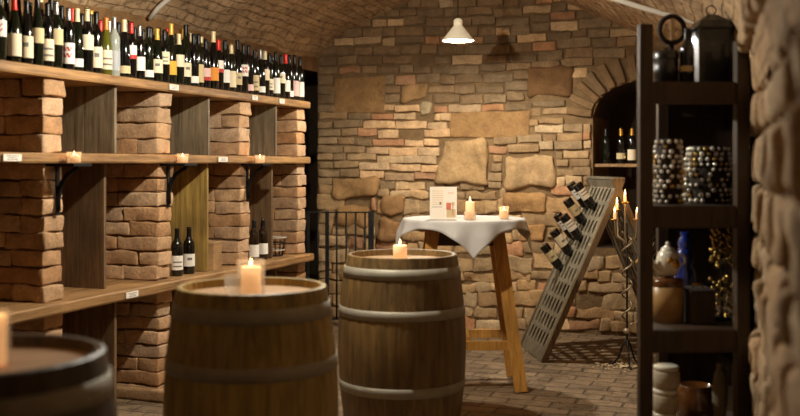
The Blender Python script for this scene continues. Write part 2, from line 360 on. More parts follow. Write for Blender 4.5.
while z < 3.05:
    zc = z
    rub = zc < 1.02 or 1.02 <= zc < 1.2
    ch = R.uniform(.085, .15) if zc < 1.1 else (R.uniform(.074, .086) if zc < 2.02 else R.uniform(.078, .1))
    x = XL + R.uniform(.004, .02)
    while x < -.35:
        inbrick = -3.75 < x < -2.78 and 1.3 < z < 2.0
        if inbrick: L = R.uniform(.2, .33)
        elif zc < 1.2: L = R.uniform(.1, .36)
        else: L = R.uniform(.13, .32)
        x0, x1 = x, x + L; zz = z + .05 * noise.noise(Vector((x * .9, 3.1, z * .5))); x = x1; drop = False
        for (rx0, rz0, rx1, rz1) in RECTS:
            ov = min(zz + ch, rz1) - max(zz, rz0)
            if ov < ch * .35 or x1 <= rx0 or x0 >= rx1: continue
            if x0 < rx0 - .05: x1 = rx0 - .004; x = max(x, rx0)
            elif x1 > rx1 + .05: x0 = rx1 + .004
            else: drop = True
        if R.random() < .03: drop = True
        if drop or x1 - x0 < .05 or blocked(x0, zz, x1, zz + ch): continue
        if (x0 + x1) / 2 > -.36: continue
        if zz + ch > vaulth(min(-.36, max(XL, (x0 + x1) / 2))) + .12: continue
        seed += 1; g = .005 if inbrick else (.003 if zc < 1.2 else .006)
        base = (212, 178, 138) if inbrick else ((186, 154, 112) if zc < 1.2 else ((166, 138, 102) if zc < 1.95 else (146, 121, 90)))  # top courses tinted darker: dimness above the lamp's reach put into the colour
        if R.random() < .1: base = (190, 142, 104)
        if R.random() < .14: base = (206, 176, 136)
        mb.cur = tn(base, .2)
        hh = ch / 2 * R.uniform(.86, 1.04) - g * R.uniform(.5, 1.0); pro = R.uniform(.014, .034)
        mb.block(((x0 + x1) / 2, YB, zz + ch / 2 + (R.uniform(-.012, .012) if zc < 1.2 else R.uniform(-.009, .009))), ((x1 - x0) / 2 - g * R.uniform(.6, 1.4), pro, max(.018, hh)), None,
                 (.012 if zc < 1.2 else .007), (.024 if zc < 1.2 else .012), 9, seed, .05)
    z += ch
for (x0, z0, x1, z1, base, dep) in BIG:
    seed += 1; mb.cur = tn(base, .06, .02)
    mb.block(((x0 + x1) / 2, YB, (z0 + z1) / 2), ((x1 - x0) / 2, dep, (z1 - z0) / 2), None, .035, .042, 4.5, seed, .03)
for (x0, z0, x1, z1) in PLAST:
    seed += 1; mb.cur = tn((158, 122, 78), .05, .02)
    mb.block(((x0 + x1) / 2, YB, (z0 + z1) / 2), ((x1 - x0) / 2 + .02, .018, (z1 - z0) / 2 + .02), None, .03, .014, 6, seed, .04)
nv = 15
for i in range(nv):                                         # ring of voussoirs round the niche head
    t = PI * (i + .5) / nv; cx = NC + (NR + .12) * math.cos(t); cz = NSP + (NCR - NSP + .12) * math.sin(t)
    ang = math.atan2(math.sin(t) * NR, math.cos(t) * (NCR - NSP)); ca, sa = math.cos(ang), math.sin(ang)
    seed += 1; mb.cur = tn((138, 110, 76), .2)
    mb.block((0, 0, 0), (.115, .045, .034), (lambda p, cx=cx, cz=cz, ca=ca, sa=sa: (cx + p[0] * ca - p[2] * sa, YB + p[1], cz + p[0] * sa + p[2] * ca)), .012, .006, 9, seed, .05)
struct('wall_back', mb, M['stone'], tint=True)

# --- left wall with the doorway to the cellar stairs
mb = MB(); mb.cur = lin(150, 114, 74)[:3]
def wallpatch(y0, y1, z0, z1, X, n=.08, amp=.015):
    a = max(1, int((y1 - y0) / n)); b = max(1, int((z1 - z0) / n)); vs = []; fs = []
    for j in range(b + 1):
        for i in range(a + 1):
            w = Vector((X, y0 + (y1 - y0) * i / a, z0 + (z1 - z0) * j / b)); vs.append((X + amp * noise.noise(w * 4), w.y, w.z))
    for j in range(b):
        for i in range(a): q = j * (a + 1) + i; fs.append((q, q + 1, q + a + 2, q + a + 1))
    mb.add(vs, fs, smooth=True)
wallpatch(-1.4, 7.72, -.05, 2.75, XL); wallpatch(7.72, 8.9, 2.4, 2.75, XL)
mb.cur = lin(70, 54, 36)[:3]; X2, Y2 = XL - 1.4, 10.0  # passage walls coloured dark, shade of the doorway put into the tint
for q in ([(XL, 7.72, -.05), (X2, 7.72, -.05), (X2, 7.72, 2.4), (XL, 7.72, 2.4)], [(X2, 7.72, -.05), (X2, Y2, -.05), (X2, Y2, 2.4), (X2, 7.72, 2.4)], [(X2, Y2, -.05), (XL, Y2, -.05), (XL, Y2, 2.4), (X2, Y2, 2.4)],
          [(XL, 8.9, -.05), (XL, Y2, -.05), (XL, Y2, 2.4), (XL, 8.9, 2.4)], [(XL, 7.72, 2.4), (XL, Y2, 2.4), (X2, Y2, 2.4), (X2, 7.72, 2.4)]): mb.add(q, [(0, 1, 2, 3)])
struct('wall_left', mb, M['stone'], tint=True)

# --- right wall, big rough stones close to the lens
mb = MB(); mb.cur = lin(120, 94, 62)[:3]
vs = []; fs = []; nn = 60
for j in range(2):
    for i in range(nn + 1): y = -1.4 + 10.4 * i / nn; vs.append((xr(y) + .02, y, [-.05, 2.05][j]))
for i in range(nn): fs.append((i, i + 1, nn + 2 + i, nn + 1 + i))
mb.add(vs, fs)
z = 0
while z < 2.12:
    ch = R.uniform(.15, .26); y = .9 + R.uniform(0, .3)
    while y < 8.8:
        L = R.uniform(.22, .5); seed += 1; mb.cur = tn((194, 168, 134), .14)
        yc = y + L / 2; pz = z + ch / 2
        lean = max(0, pz - 1.9) * .35
        pr = R.uniform(.025, .045)
        mb.block((xr(yc) + .03 - lean, yc, pz), (pr, L / 2 - .012, ch / 2 - .012), None, .03, .02, 6, seed, .05)
        y += L
    z += ch
struct('wall_right', mb, M['stone'], tint=True)

# ------------------------------------------------------------------ left shelving: brick piers, planks, boards
XF = -3.64; DEP = .46
ZL = (.695, .755); ZM = (1.505, 1.56); ZT = (1.965, 2.02)
PY = [Yat(63, XF), Yat(172, XF), Yat(250, XF), Yat(306, XF)]          # far front edge of every pier
PT = .15
order = ['nearest the camera', 'second from the camera', 'third from the camera', 'farthest, beside the dark stair doorway']
for k, y1 in enumerate(PY):
    t = thing('brick_pier', 'brown brick pier of the left wine shelving, ' + order[k], 'brick pier', (0, y1 - PT / 2, 0), 0, 'brick piers of the wine shelving')
    for (z0, z1) in ((0, ZL[0]), (ZL[1], ZM[0]), (ZM[1], ZT[0])):
        b = MB(); n = round((z1 - z0) / .092); ch = (z1 - z0) / n
        b.cur = lin(116, 90, 62)[:3]; b.box((XF - DEP / 2 - .012, 0, (z0 + z1) / 2), (DEP - .03, PT - .03, z1 - z0))
        for c in range(n):
            cuts = [0, DEP] if R.random() < .3 else [0, R.choice([.16, .22, .27, .32]), DEP]
            for u0, u1 in zip(cuts, cuts[1:]):
                seed += 1; base = R.choice([(212, 176, 138), (202, 162, 122), (208, 174, 140), (190, 150, 110)]); b.cur = tn(base, .12)
                jit = R.uniform(-.008, .008)
                b.block((XF - (u0 + u1) / 2 + (jit if u0 == 0 else 0), R.uniform(-.004, .004), z0 + ch * (c + .5)), ((u1 - u0) / 2 - .003, PT / 2 + R.uniform(-.004, .006), ch / 2 - R.uniform(.002, .006)), None, .008, .010, 11, seed, .04)
        part('brickwork', b, M['stone'], t, tint=True)
    b = MB(); seed += 1; b.cur = tn((196, 156, 112), .05); b.block((XF - DEP / 2 + .02, 0, .035), (DEP / 2 + .05, PT / 2 + .05, .035), None, .015, .006, 8, seed, .06)
    part('footing', b, M['stone'], t, tint=True)
for (z0, z1), front, lab in ((ZT, -3.60, 'thick oak plank topping the left brick piers, carrying the bottle rows'), (ZM, -3.60, 'middle oak plank of the left shelving at candle height'), (ZL, -3.56, 'lowest oak plank of the left shelving, near knee height')):
    b = MB(); n = 60; y0, y1 = 3.2, 7.57
    for i in range(1): pass
    vs = []; fs = []
    for i in range(n + 1):
        y = y0 + (y1 - y0) * i / n; j = .006 * noise.noise(Vector((y * 2.3, z0 * 5, 0))) + .004 * noise.noise(Vector((y * 9, z0 * 5, 3)))
        vs += [(XL + .03, y, z0), (front + j - .006, y, z0 + .0), (front + j, y, z0 + .01), (front + j, y, z1 - .008), (front + j - .008, y, z1), (XL + .03, y, z1)]
    for i in range(n):
        for q in range(6): fs.append((i * 6 + q, i * 6 + (q + 1) % 6, (i + 1) * 6 + (q + 1) % 6, (i + 1) * 6 + q))
    fs += [(0, 1, 2, 3, 4, 5)[::-1], tuple(n * 6 + q for q in range(6))]
    b.add(vs, fs, smooth=False); o = link('shelf_plank', b.mesh('shelf_plank', M['shelfwood'])); tag(o, lab, 'shelf', 'oak planks of the wine shelving')
tiern = ['on the floor under the lowest plank', 'standing on the lowest plank', 'standing on the middle plank']
bayn = ['in the nearest bay', 'in the middle bay', 'in the farthest bay']
bx = {(0, 2): 117, (1, 2): 210, (2, 2): 277, (0, 1): 104, (1, 1): 207, (2, 1): 272, (0, 0): 117, (1, 0): 210, (2, 0): 277}
for k in range(3):
    yb = Yat((117, 210, 277)[k], XF)
    for tier, (z0, z1) in enumerate(((0, ZL[0]), (ZL[1], ZM[0]), (ZM[1], ZT[0]))):
        rec = .0 if tier != 1 else (.075, .01, .035)[k]
        b = MB(); w = DEP - rec - .02; nb = 2
        for q in range(nb):
            b.box((XF - rec - w * (q + .5) / nb, yb - .011, (z0 + z1) / 2 + .001), (w / nb - .003, .022, z1 - z0 - .004), 0, .002)
        mt = M['boardochre'] if (tier == 1 and k == 1) else (M['boardbrown'] if tier in (0, 1) else M['boardwood'])
        nm = 'ochre' if (tier == 1 and k == 1) else ('brown' if tier in (0, 1) else 'grey')
        o = link('divider_board', b.mesh('divider_board', mt)); tag(o, '%s upright wooden divider board %s %s' % (nm, tiern[tier], bayn[k]), 'divider board', 'divider boards of the wine shelving')
# price tags on the plank edges
for px, (z0, z1), fr, w, where in ((11, ZM, -3.60, .13, 'middle plank at the near end'), (222, ZM, -3.60, .12, 'middle plank before the third pier'), (173, ZT, -3.60, .10, 'top plank above the second pier'), (254, ZT, -3.60, .08, 'top plank above the third pier'),
                            (281, ZT, -3.60, .08, 'top plank above the farthest divider'), (131, ZL, -3.56, .12, 'lowest plank before the second pier')):
    b = MB(); b.box((0, 0, 0), (.006, w, .036), 0, .001); b.m = 1
    for i in range(3): b.box((.0032, 0, .009 - i * .009), (.0008, w * (.7, .5, .6)[i], .003))
    o = link('price_tag', b.mesh('price_tag', [M['paper'], M['ink']]), None, (fr + .008, Yat(px, fr), (z0 + z1) / 2)); tag(o, 'small white paper tag on the edge of the ' + where, 'price tag', 'tags on the shelf edges')
# iron brackets with tealights
def tealight(name, label, loc, r, h, lit=.5, group=None, frost=False):
    t = thing(name, label, 'candle', loc, 0, group)
    b = MB(); b.lathe([(1e-4, .004), (r * .86, .004), (r * .86, h * .7), (1e-4, h * .7)], 20); part('wax', b, M['waxlit'], t)
    b = MB(); b.lathe([(1e-4, 0), (r, 0), (r, h), (r - .003, h), (r - .003, .003), (1e-4, .003)], 24); part('glass_cup', b, M['frost'] if frost else M['glass'], t)
    b = MB(); b.lathe([(1e-4, 0), (.0045, .006), (.003, .014), (1e-4, .024)], 10, (0, 0, h * .7)); part('flame', b, M['flame'], t)
    if lit:
        l = bpy.data.lights.new('candle_light', 'POINT'); l.energy = lit; l.color = (1, .55, .22); l.shadow_soft_size = .015
        o = link('candle_light', l, None, (loc[0], loc[1], loc[2] + h * .55 + .034))
    return t
for k, px in enumerate((64, 176, 251)):
    y = PY[k] - PT / 2 + .015
    t = thing('wall_bracket', 'black iron candle bracket under the middle plank at the %s brick pier' % ('nearest', 'second', 'third')[k], 'bracket', (XF, y, ZM[0]), 0, 'iron candle brackets')
    b = MB(); b.box((.085, 0, -.010), (.19, .15, .016), 0, .002); part('platform', b, M['iron'], t)
    b = MB(); b.tube([(.012 + .006, 0, -.26), (.016, 0, -.2), (.03, 0, -.13), (.065, 0, -.075), (.1, 0, -.05), (.14, 0, -.03), (.15, 0, -.016)], .013, 8); part('strut', b, M['iron'], t)
    b = MB(); b.box((.012, 0, -.15), (.008, .03, .27), 0, .002); part('back_strip', b, M['iron'], t)
    tealight('tealight', 'lit tealight in a glass cup on the iron bracket at the %s brick pier' % ('nearest', 'second', 'third')[k], (XF + .105, y + .02, ZM[0] - .001), .04, .062, .35, 'tealights on the iron brackets', True)

# ------------------------------------------------------------------ bottles
BP = {'bordeaux': [(1e-4, .004), (.034, 0), (.037, .004), (.037, .19), (.034, .206), (.021, .225), (.0148, .243), (.0138, .286), (.0155, .287), (.0155, .299), (.0115, .301), (1e-4, .301)],
      'burgundy': [(1e-4, .004), (.035, 0), (.0385, .005), (.0385, .135), (.036, .16), (.026, .205), (.0168, .24), (.0145, .262), (.0142, .285), (.016, .286), (.016, .297), (1e-4, .298)],
      'flute': [(1e-4, .004), (.034, 0), (.0375, .004), (.0375, .14), (.033, .185), (.0205, .25), (.0148, .282), (.0138, .318), (.0155, .319), (.0155, .331), (1e-4, .333)]}
def rad(kind, z):
    p = BP[kind]
    for (a, b), (c, d) in zip(p[1:], p[2:]):
        if b <= z <= d and d > b: return a + (c - a) * (z - b) / (d - b)
    return p[-2][0]
cache = {}
def bottle(label, cat, loc, kind='bordeaux', glass='dark green', lab=('cream', .05, .13, ''), cap='black', rz=0, group=None, sc=1.06, rot=None, slim=1.0):
    t = thing('wine_bottle', label, cat, loc, rz, group); t.scale = (sc * slim, sc * slim, sc)
    if rot is not None: t.rotation_euler = rot
    k = ('b', kind, glass)
    if k not in cache:
        b = MB(); b.lathe(BP[kind], 18); cache[k] = b.mesh('bottle_glass', GLASS[glass])
    link('bottle_glass', cache[k], t)
    if cap:
        k = ('c', kind, cap)
        if k not in cache:
            top = BP[kind][-2][1]; z0 = top - .062
            pr = [(rad(kind, z0 + (top - z0) * i / 8) + .0009, z0 + (top - z0) * i / 8) for i in range(9)] + [(1e-4, top + .003)]
            b = MB(); b.lathe(pr, 16); cache[k] = b.mesh('capsule', CAPS[cap])
        link('capsule', cache[k], t)
    if lab:
        k = ('l', kind) + lab
        if k not in cache:
            col, z0, z1, pat = lab; b = MB(); nc, nr = 14, 10; a0 = -1.45; a1 = 1.45; vs = []; fs = []; mi = []
            rr = max(rad(kind, z0), rad(kind, z1)) + .0008
            for j in range(nr + 1):
                for i in range(nc + 1):
                    a = a0 + (a1 - a0) * i / nc; vs.append((rr * math.cos(a), rr * math.sin(a), z0 + (z1 - z0) * j / nr))
            for j in range(nr):
                for i in range(nc):
                    m = 0
                    if pat == 'redfoot' and j < 3: m = 2
                    if pat == 'redprint' and 3 < i < 10 and j in (3, 4, 6, 7) and (i + j) % 3: m = 2
                    if pat == 'lines' and 3 <= i <= 10 and j in (2, 5): m = 1
                    if pat == 'mark' and 5 <= i <= 8 and 5 <= j <= 6: m = 1
                    b.add([vs[j * (nc + 1) + i], vs[j * (nc + 1) + i + 1], vs[(j + 1) * (nc + 1) + i + 1], vs[(j + 1) * (nc + 1) + i]], [(0, 1, 2, 3)], m=m, smooth=True)
            cache[k] = b.mesh('paper_label', [LABS[col], M['ink'], M['red']])
        link('paper_label', cache[k], t)
    return t
ONES = ['', 'first', 'second', 'third', 'fourth', 'fifth', 'sixth', 'seventh', 'eighth', 'ninth', 'tenth', 'eleventh', 'twelfth', 'thirteenth', 'fourteenth', 'fifteenth', 'sixteenth', 'seventeenth', 'eighteenth', 'nineteenth']
def ordinal(n):
    if n < 20: return ONES[n]
    t, o = divmod(n, 10); T = {2: ('twentieth', 'twenty'), 3: ('thirtieth', 'thirty'), 4: ('fortieth', 'forty')}[t]
    return T[0] if o == 0 else T[1] + '-' + ONES[o]
# front row: (label colour, low, high, pattern, capsule, glass, shape)
LO, MD, UP, BG = (.022, .06), (.05, .125), (.105, .175), (.03, .13)
FR = [('white', LO, '', 'black', 'black', 'bordeaux'), ('white', UP, 'redprint', 'black', 'dark green', 'bordeaux'), ('cream', BG, '', 'red', 'dark green', 'burgundy'), ('cream', BG, 'mark', 'black', 'black', 'burgundy'),
      ('beige', UP, '', 'black', 'dark green', 'flute'), ('cream', BG, 'lines', 'black', 'black', 'bordeaux'), ('beige', UP, '', 'silver', 'dark green', 'bordeaux'), ('white', BG, 'redprint', 'silver', 'black', 'bordeaux'),
      ('white', LO, '', 'cream', 'dark green', 'burgundy'), ('cream', UP, '', 'cream', 'black', 'bordeaux'), ('cream', BG, 'mark', 'black', 'black', 'bordeaux'), ('cream', BG, 'lines', 'orange', 'olive', 'burgundy'),
      ('silver', BG, '', 'silver', 'clear', 'bordeaux'), ('beige', LO, '', 'cream', 'black', 'burgundy'), ('white', UP, 'redfoot', 'red', 'black', 'bordeaux'), ('white', MD, '', 'silver', 'black', 'bordeaux'),
      ('white', LO, '', 'black', 'dark green', 'bordeaux'), ('cream', MD, 'mark', 'yellow', 'dark green', 'burgundy'), ('cream', UP, 'lines', 'black', 'black', 'bordeaux'), ('yellow', MD, '', 'yellow', 'dark green', 'flute'),
      ('cream', UP, '', 'cream', 'dark green', 'burgundy'), ('cream', MD, 'mark', 'black', 'dark green', 'flute'), ('white', LO, '', 'black', 'black', 'bordeaux'), ('beige', BG, '', 'black', 'dark green', 'bordeaux'),
      ('pink', MD, 'redfoot', 'black', 'black', 'bordeaux'), ('orange', MD, '', 'cream', 'black', 'flute'), ('white', UP, 'redfoot', 'red', 'black', 'burgundy'), ('white', MD, '', 'black', 'black', 'bordeaux'),
      ('cream', BG, '', 'cream', 'dark green', 'bordeaux'), ('beige', MD, 'mark', 'black', 'black', 'flute'), ('white', UP, 'redprint', 'black', 'black', 'bordeaux'), ('pink', LO, '', 'black', 'black', 'bordeaux'),
      ('beige', BG, 'lines', 'black', 'dark green', 'bordeaux'), ('white', LO, '', 'silver', 'black', 'burgundy'), ('cream', UP, '', 'cream', 'black', 'bordeaux'), ('cream', MD, 'lines', 'black', 'black', 'bordeaux'),
      ('white', BG, '', 'black', 'dark green', 'bordeaux'), ('cream', UP, 'mark', 'black', 'dark green', 'bordeaux'), ('white', MD, '', 'red', 'black', 'burgundy'), ('white', LO, '', 'black', 'black', 'bordeaux'), ('pink', BG, '', 'black', 'black', 'bordeaux'), ('white', BG, '', 'black', 'black', 'bordeaux')]
pos = 3.97; n = len(FR)
for i, (lc, (z0, z1), pat, cap, gl, kd) in enumerate(FR):
    y = 3.98 + (7.5 - 3.98) * i / (n - 1)
    bottle('%s bottle, %s label, %s capsule, %s from left in the front row' % (gl, lc, cap, ordinal(i + 1)), 'bottle',
           (-3.665 + R.uniform(-.012, .008), y + R.uniform(-.003, .003), ZT[1] + .0005), kd, gl, (lc, z0, z1, pat), cap, math.radians(-48) + R.uniform(-.35, .35), 'bottles in the front row on the top plank', R.uniform(1.13, 1.25), slim=.8)
for row, X, cnt, nm in ((2, -3.775, 40, 'second'), (3, -3.885, 38, 'third')):
    for i in range(cnt):
        y = 4.05 + (7.46 - 4.05) * i / (cnt - 1)
        gl = R.choice(['dark green', 'black', 'black', 'brown', 'dark green']); cap = R.choice(['black', 'black', 'black', 'silver', 'cream', 'black', 'yellow', 'black', 'black', 'red', 'cream']); lc = R.choice(['cream', 'white', 'beige'])
        if R.random() < .8 and cap == 'red': cap = 'black'
        bottle('%s bottle, %s label, %s capsule, %s from left in the %s row' % (gl, lc, cap, ordinal(i + 1), nm), 'bottle',
               (X + R.uniform(-.004, .004), y + R.uniform(-.001, .001), ZT[1] + .0005), R.choice(['bordeaux', 'bordeaux', 'burgundy', 'flute']), gl, (lc,) + R.choice([MD, UP, BG]) + (R.choice(['', 'mark', 'lines']),), cap,
               math.radians(-48) + R.uniform(-.4, .4), 'bottles in the %s row on the top plank' % nm, R.uniform(1.14, 1.27), slim=.8)
# bottles and small things on the lowest plank
for px, X, gl, lb, txt in ((177, -3.70, 'black', ('white', .04, .13, 'lines'), 'black wine bottle with white label beside the second brick pier, left of its pair'), (189, -3.70, 'black', ('white', .05, .13, 'mark'), 'black wine bottle with white label before the ochre board, right of its pair'),
                           (186, -3.90, 'black', None, 'unlabelled dark bottle standing behind the pair before the ochre board'), (254, -3.72, 'brown', ('white', .03, .12, ''), 'dark wine bottle with white label beside the third brick pier on the lowest plank'), (263, -3.72, 'brown', ('white', .04, .12, ''), 'dark wine bottle with white label nearest the brown board of the farthest bay')):
    bottle(txt, 'bottle', (X, Yat(px, X), ZL[1] + .0005), 'bordeaux', gl, lb, 'black', math.radians(-50), 'bottles on the lowest plank', 1.05)
b = MB(); b.box((0, 0, .09), (.12, .16, .18), 0, .003); t = thing('wooden_box', 'small upright pale wooden box on the lowest plank before the third pier', 'box', (-3.72, Yat(217, -3.66), ZL[1] + .0005), math.radians(10))
part('box_body', b, M['boxwood'], t); b = MB(); b.box((0, 0, .188), (.126, .166, .014), 0, .002); part('lid', b, M['boxwood'], t)
b = MB(); t = thing('wire_basket', 'black wire basket of the farthest bay, on the lowest plank', 'basket', (-3.76, 7.25, ZL[1] + .001))
for i, (r, z) in enumerate(((.06, .003), (.075, .05), (.085, .1), (.09, .15))): b.tube([(r * math.cos(a * PI / 12), r * math.sin(a * PI / 12), z) for a in range(25)], .0035, 6, m=i % 2)
for a in range(12): b.tube([(.06 * math.cos(a * PI / 6), .06 * math.sin(a * PI / 6), .003), (.09 * math.cos(a * PI / 6), .09 * math.sin(a * PI / 6), .15)], .0025, 6)
part('wires', b, [M['iron'], M['pipe']], t); b = MB(); b.lathe([(1e-4, .002), (.06, .002), (.06, .005), (1e-4, .005)], 20); part('bottom_plate', b, M['iron'], t)

# ------------------------------------------------------------------ barrels
def barrel(label, x, y, hgt, dark=False, rz=0):
    t = thing('wine_barrel', label, 'barrel', (x, y, 0), rz, 'upright wine barrels in a row')
    rh, rb = .305, .355; ns = 26
    def rr(z): u = 2 * z / hgt - 1; return rb - (rb - rh) * abs(u) ** 1.9
    b = MB(); pr = [(rr(hgt * i / 24), hgt * i / 24) for i in range(25)]
    pr = [(rh - .03, .0)] + pr + [(rh - .008, hgt + .004), (rh - .024, hgt + .002), (rh - .028, hgt - .035)]
    b.lathe(pr, ns * 4, ripple=lambda i: .9945 if i % 4 == 0 else 1.0, smooth=False); part('staves', b, M[dark or 'barrel'], t)
    b = MB(); m = 7; R0 = rh - .029
    for i in range(m):
        a0, a1 = -R0 + 2 * R0 * i / m + .001, -R0 + 2 * R0 * (i + 1) / m - .001; vs = []
        for q in range(9):
            yy = a0 + (a1 - a0) * q / 8; w = math.sqrt(max(0, R0 * R0 - yy * yy)); vs += [(-w, yy, hgt - .03), (w, yy, hgt - .03)]
        b.add(vs, [(2 * q, 2 * q + 1, 2 * q + 3, 2 * q + 2) for q in range(8)], smooth=False)
    b.add([(R0 * math.cos(a * PI / 24), R0 * math.sin(a * PI / 24), hgt - .034) for a in range(48)], [tuple(range(48))]); part('head', b, M['barrelhead'], t)
    for z0, z1 in ((hgt - .112, hgt - .055), (hgt - .325, hgt - .272), (.272, .325), (.055, .112)):
        b = MB(); b.lathe([(rr(z0) + .0005, z0), (rr(z0) + .0035, z0), (rr((z0 + z1) / 2) + .0035, (z0 + z1) / 2), (rr(z1) + .0035, z1), (rr(z1) + .0005, z1)], 64); part('hoop', b, M['hoop'], t)
    return t
BX = [(P(-15, 2.63), 1.0), (P(252, 4.1), 1.0), (P(402, 5.55), 1.0)]
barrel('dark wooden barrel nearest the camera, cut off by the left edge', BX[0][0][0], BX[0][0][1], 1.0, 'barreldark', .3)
barrel('brown oak barrel carrying the candle in a tall glass', BX[1][0][0], BX[1][0][1], 1.0, False, .9)
barrel('oak barrel in front of the table, carrying a bare pillar candle', BX[2][0][0], BX[2][0][1], 1.0, 'barrelhazed', .5)
TOPZ = 1.0 - .03
def pillar(name, label, loc, r, h, lit, glass=None, dish=None, lean=0):
    t = thing(name, label, 'candle', loc, R.uniform(0, 3))
    z = .004 if (glass or dish) else 0
    b = MB(); b.lathe([(1e-4, z), (r, z), (r, h * .96), (r * .94, h + .002), (r * .75, h), (r * .6, h - .006), (1e-4, h - .008)], 28, ripple=lambda i: 1 + .012 * math.sin(i * 2.1)); part('wax', b, M['waxlit'], t)
    b = MB(); b.tube([(0, 0, h - .01), (.001, 0, h + .006)], .0012, 6); part('wick', b, M['wick'], t)
    b = MB(); b.lathe([(1e-4, 0), (.0055, .007), (.004, .018), (1e-4, .032)], 12, (0, 0, h + .004)); part('flame', b, M['flame'], t)
    if glass:
        gr, gh = glass; b = MB(); b.lathe([(1e-4, 0), (gr, 0), (gr, gh), (gr - .003, gh), (gr - .003, .004), (1e-4, .004)], 32); part('glass_cylinder', b, M['glass'], t)
    if dish:
        gr, gh = dish; b = MB(); b.lathe([(1e-4, 0), (gr, 0), (gr, gh), (gr - .004, gh), (gr - .004, .004), (1e-4, .004)], 28); part('glass_cup', b, M['frost'], t)
    if lit:
        l = bpy.data.lights.new('candle_light', 'POINT'); l.energy = lit; l.color = (1, .55, .22); l.shadow_soft_size = .02
        link('candle_light', l, None, (loc[0], loc[1], loc[2] + (glass[1] + .05 if glass else h + .06)))
    return t
x, y = P(251, 4.05); pillar('pillar_candle', 'lit ivory pillar candle in a clear glass on the brown oak barrel', (x, y, TOPZ + .001), .040, .112, .9, (.058, .142))
x, y = P(-9, 2.62); pillar('pillar_candle', 'lit candle in glass at the left edge, on the dark nearest barrel', (x, y, TOPZ + .001), .039, .13, .6, (.05, .145))
x, y = P(400, 5.45); pillar('pillar_candle', 'short bare lit candle on the barrel in front of the table', (x, y, TOPZ + .001), .038, .085, .8)
x, y = P(231, 4.02); t = thing('glass_tumbler', 'small clear empty glass left of the candle on the brown barrel', 'glass', (x, y, TOPZ + .001))
b = MB(); b.lathe([(1e-4, 0), (.022, 0), (.024, .01), (.03, .085), (.0285, .085), (.0225, .012), (1e-4, .01)], 28); part('bowl', b, M['glass'], t)

# ------------------------------------------------------------------ standing table with cloth
TX, TY = P(464, 6.85); TZ = 1.125; TR = .405
t = thing('standing_table', 'tall round wooden table with splayed legs under a white cloth', 'table', (TX, TY, 0), YAW)
b = MB(); b.lathe([(1e-4, TZ - .03), (TR - .006, TZ - .03), (TR, TZ - .024), (TR, TZ - .004), (TR - .004, TZ), (1e-4, TZ)], 48); part('tabletop', b, M['tablewood'], t)
for sx in (-1, 1):
    for sy in (-1, 1):
        b = MB(); b.beam((sx * .21, sy * .17, TZ - .031), (sx * .36, sy * .26, .0), .082, .05); part('leg', b, M['tablewood'], t)
for sy in (-1, 1):
    b = MB(); b.box((0, sy * .175, TZ - .12), (.40, .028, .10), 0, .003); part('apron', b, M['tabledark'], t)
    b = MB(); b.box((0, sy * .236, .30), (.60, .03, .06), 0, .003); part('stretcher', b, M['tablewood'], t)
b = MB(); b.box((0, 0, .34), (.06, .45, .03), 0, .003); part('stretcher', b, M['tablewood'], t)
b = MB(); n = 64; S = .465; vs = []; fs = []; al = PI / 4 + .0
for j in range(n + 1):
    for i in range(n + 1):
        u, v = -S + 2 * S * i / n, -S + 2 * S * j / n
        px, py = u * math.cos(al) - v * math.sin(al), u * math.sin(al) + v * math.cos(al); r = math.hypot(px, py); th = math.atan2(py, px)
        e = TR + .006
        if r <= e: vs.append((px, py, TZ + .0025 + .0008 * noise.noise(Vector((px * 14, py * 14, 0)))))
        else:
            dr = r - e; fold = math.sin(th * 13 + .6) * .5 + .5; lim = min(1, dr / .1)
            rr = e + .006 + dr * .10 + lim * .036 * fold * (1 if dr < .2 else 1)
            vs.append((rr * math.cos(th), rr * math.sin(th), TZ + .0025 - dr * .97))
for j in range(n):
    for i in range(n): a = j * (n + 1) + i; fs.append((a, a + 1, a + n + 2, a + n + 1))
b.add(vs, fs, smooth=True)
o = link('tablecloth', b.mesh('tablecloth', M['cloth']), None, (TX, TY, 0), (0, 0, YAW + .08)); tag(o, 'white square cloth hanging in points over the tall round table', 'tablecloth')
sm = o.modifiers.new('thick', 'SOLIDIFY'); sm.thickness = .0022; sm.offset = 1
CZ = TZ + .007
# menu card: two white panels standing as a folded card
x, y = P(441, 6.72); t = thing('menu_card', 'white folded menu card with grey lines and red picture on the cloth', 'menu card', (x, y, CZ), YAW)
b = MB(); Hc = .215
def leaf(bm, x0, y0, x1, y1):
    a = Vector((x0, y0, 0)); c = Vector((x1, y1, 0)); d = (c - a).normalized(); nrm = Vector((d.y, -d.x, 0)); L = (c - a).length
    return lambda p: (a.x + d.x * p[0] * L + nrm.x * p[1], a.y + d.y * p[0] * L + nrm.y * p[1], p[2] * Hc)
def panel(f, mat, prints):
    pb = MB(); pb.box((.5, -.0007, .5), (1, .0014, 1), 0, 0, f); mats = [M['paper'] if mat == 'w' else M['pinkpaper'], M['ink'], M['redsoft'], M['pinkpaper'], M['palewood']]
    for (u0, u1, w0, w1, mm) in prints: pb.box(((u0 + u1) / 2, .0003, (w0 + w1) / 2), (u1 - u0, .0006, w1 - w0), 0, 0, f, mm)
    return pb, mats
f1 = leaf(b, -.075, .0, .03, .012); pb, ms = panel(f1, 'w', [(.15, .85, .86 - k * .07, .875 - k * .07, 4) for k in range(7)] + [(.15, .8, .36, .375, 1), (.62, .74, .44, .52, 1)]); part('text_leaf', pb, ms, t)
f2 = leaf(b, .03, .012, .105, -.02); pb, ms = panel(f2, 'w', [(.1, .9, .04, .30, 4), (.08, .5, .28, .5, 2), (.62, .7, .1, .5, 2), (.25, .75, .78, .84, 3), (.55, .8, .42, .52, 4)]); part('picture_leaf', pb, ms, t)
x, y = P(470, 6.66); pillar('pillar_candle', 'lit white candle in a low glass cup beside the menu card', (x, y, CZ), .03, .115, .8, None, (.042, .05))
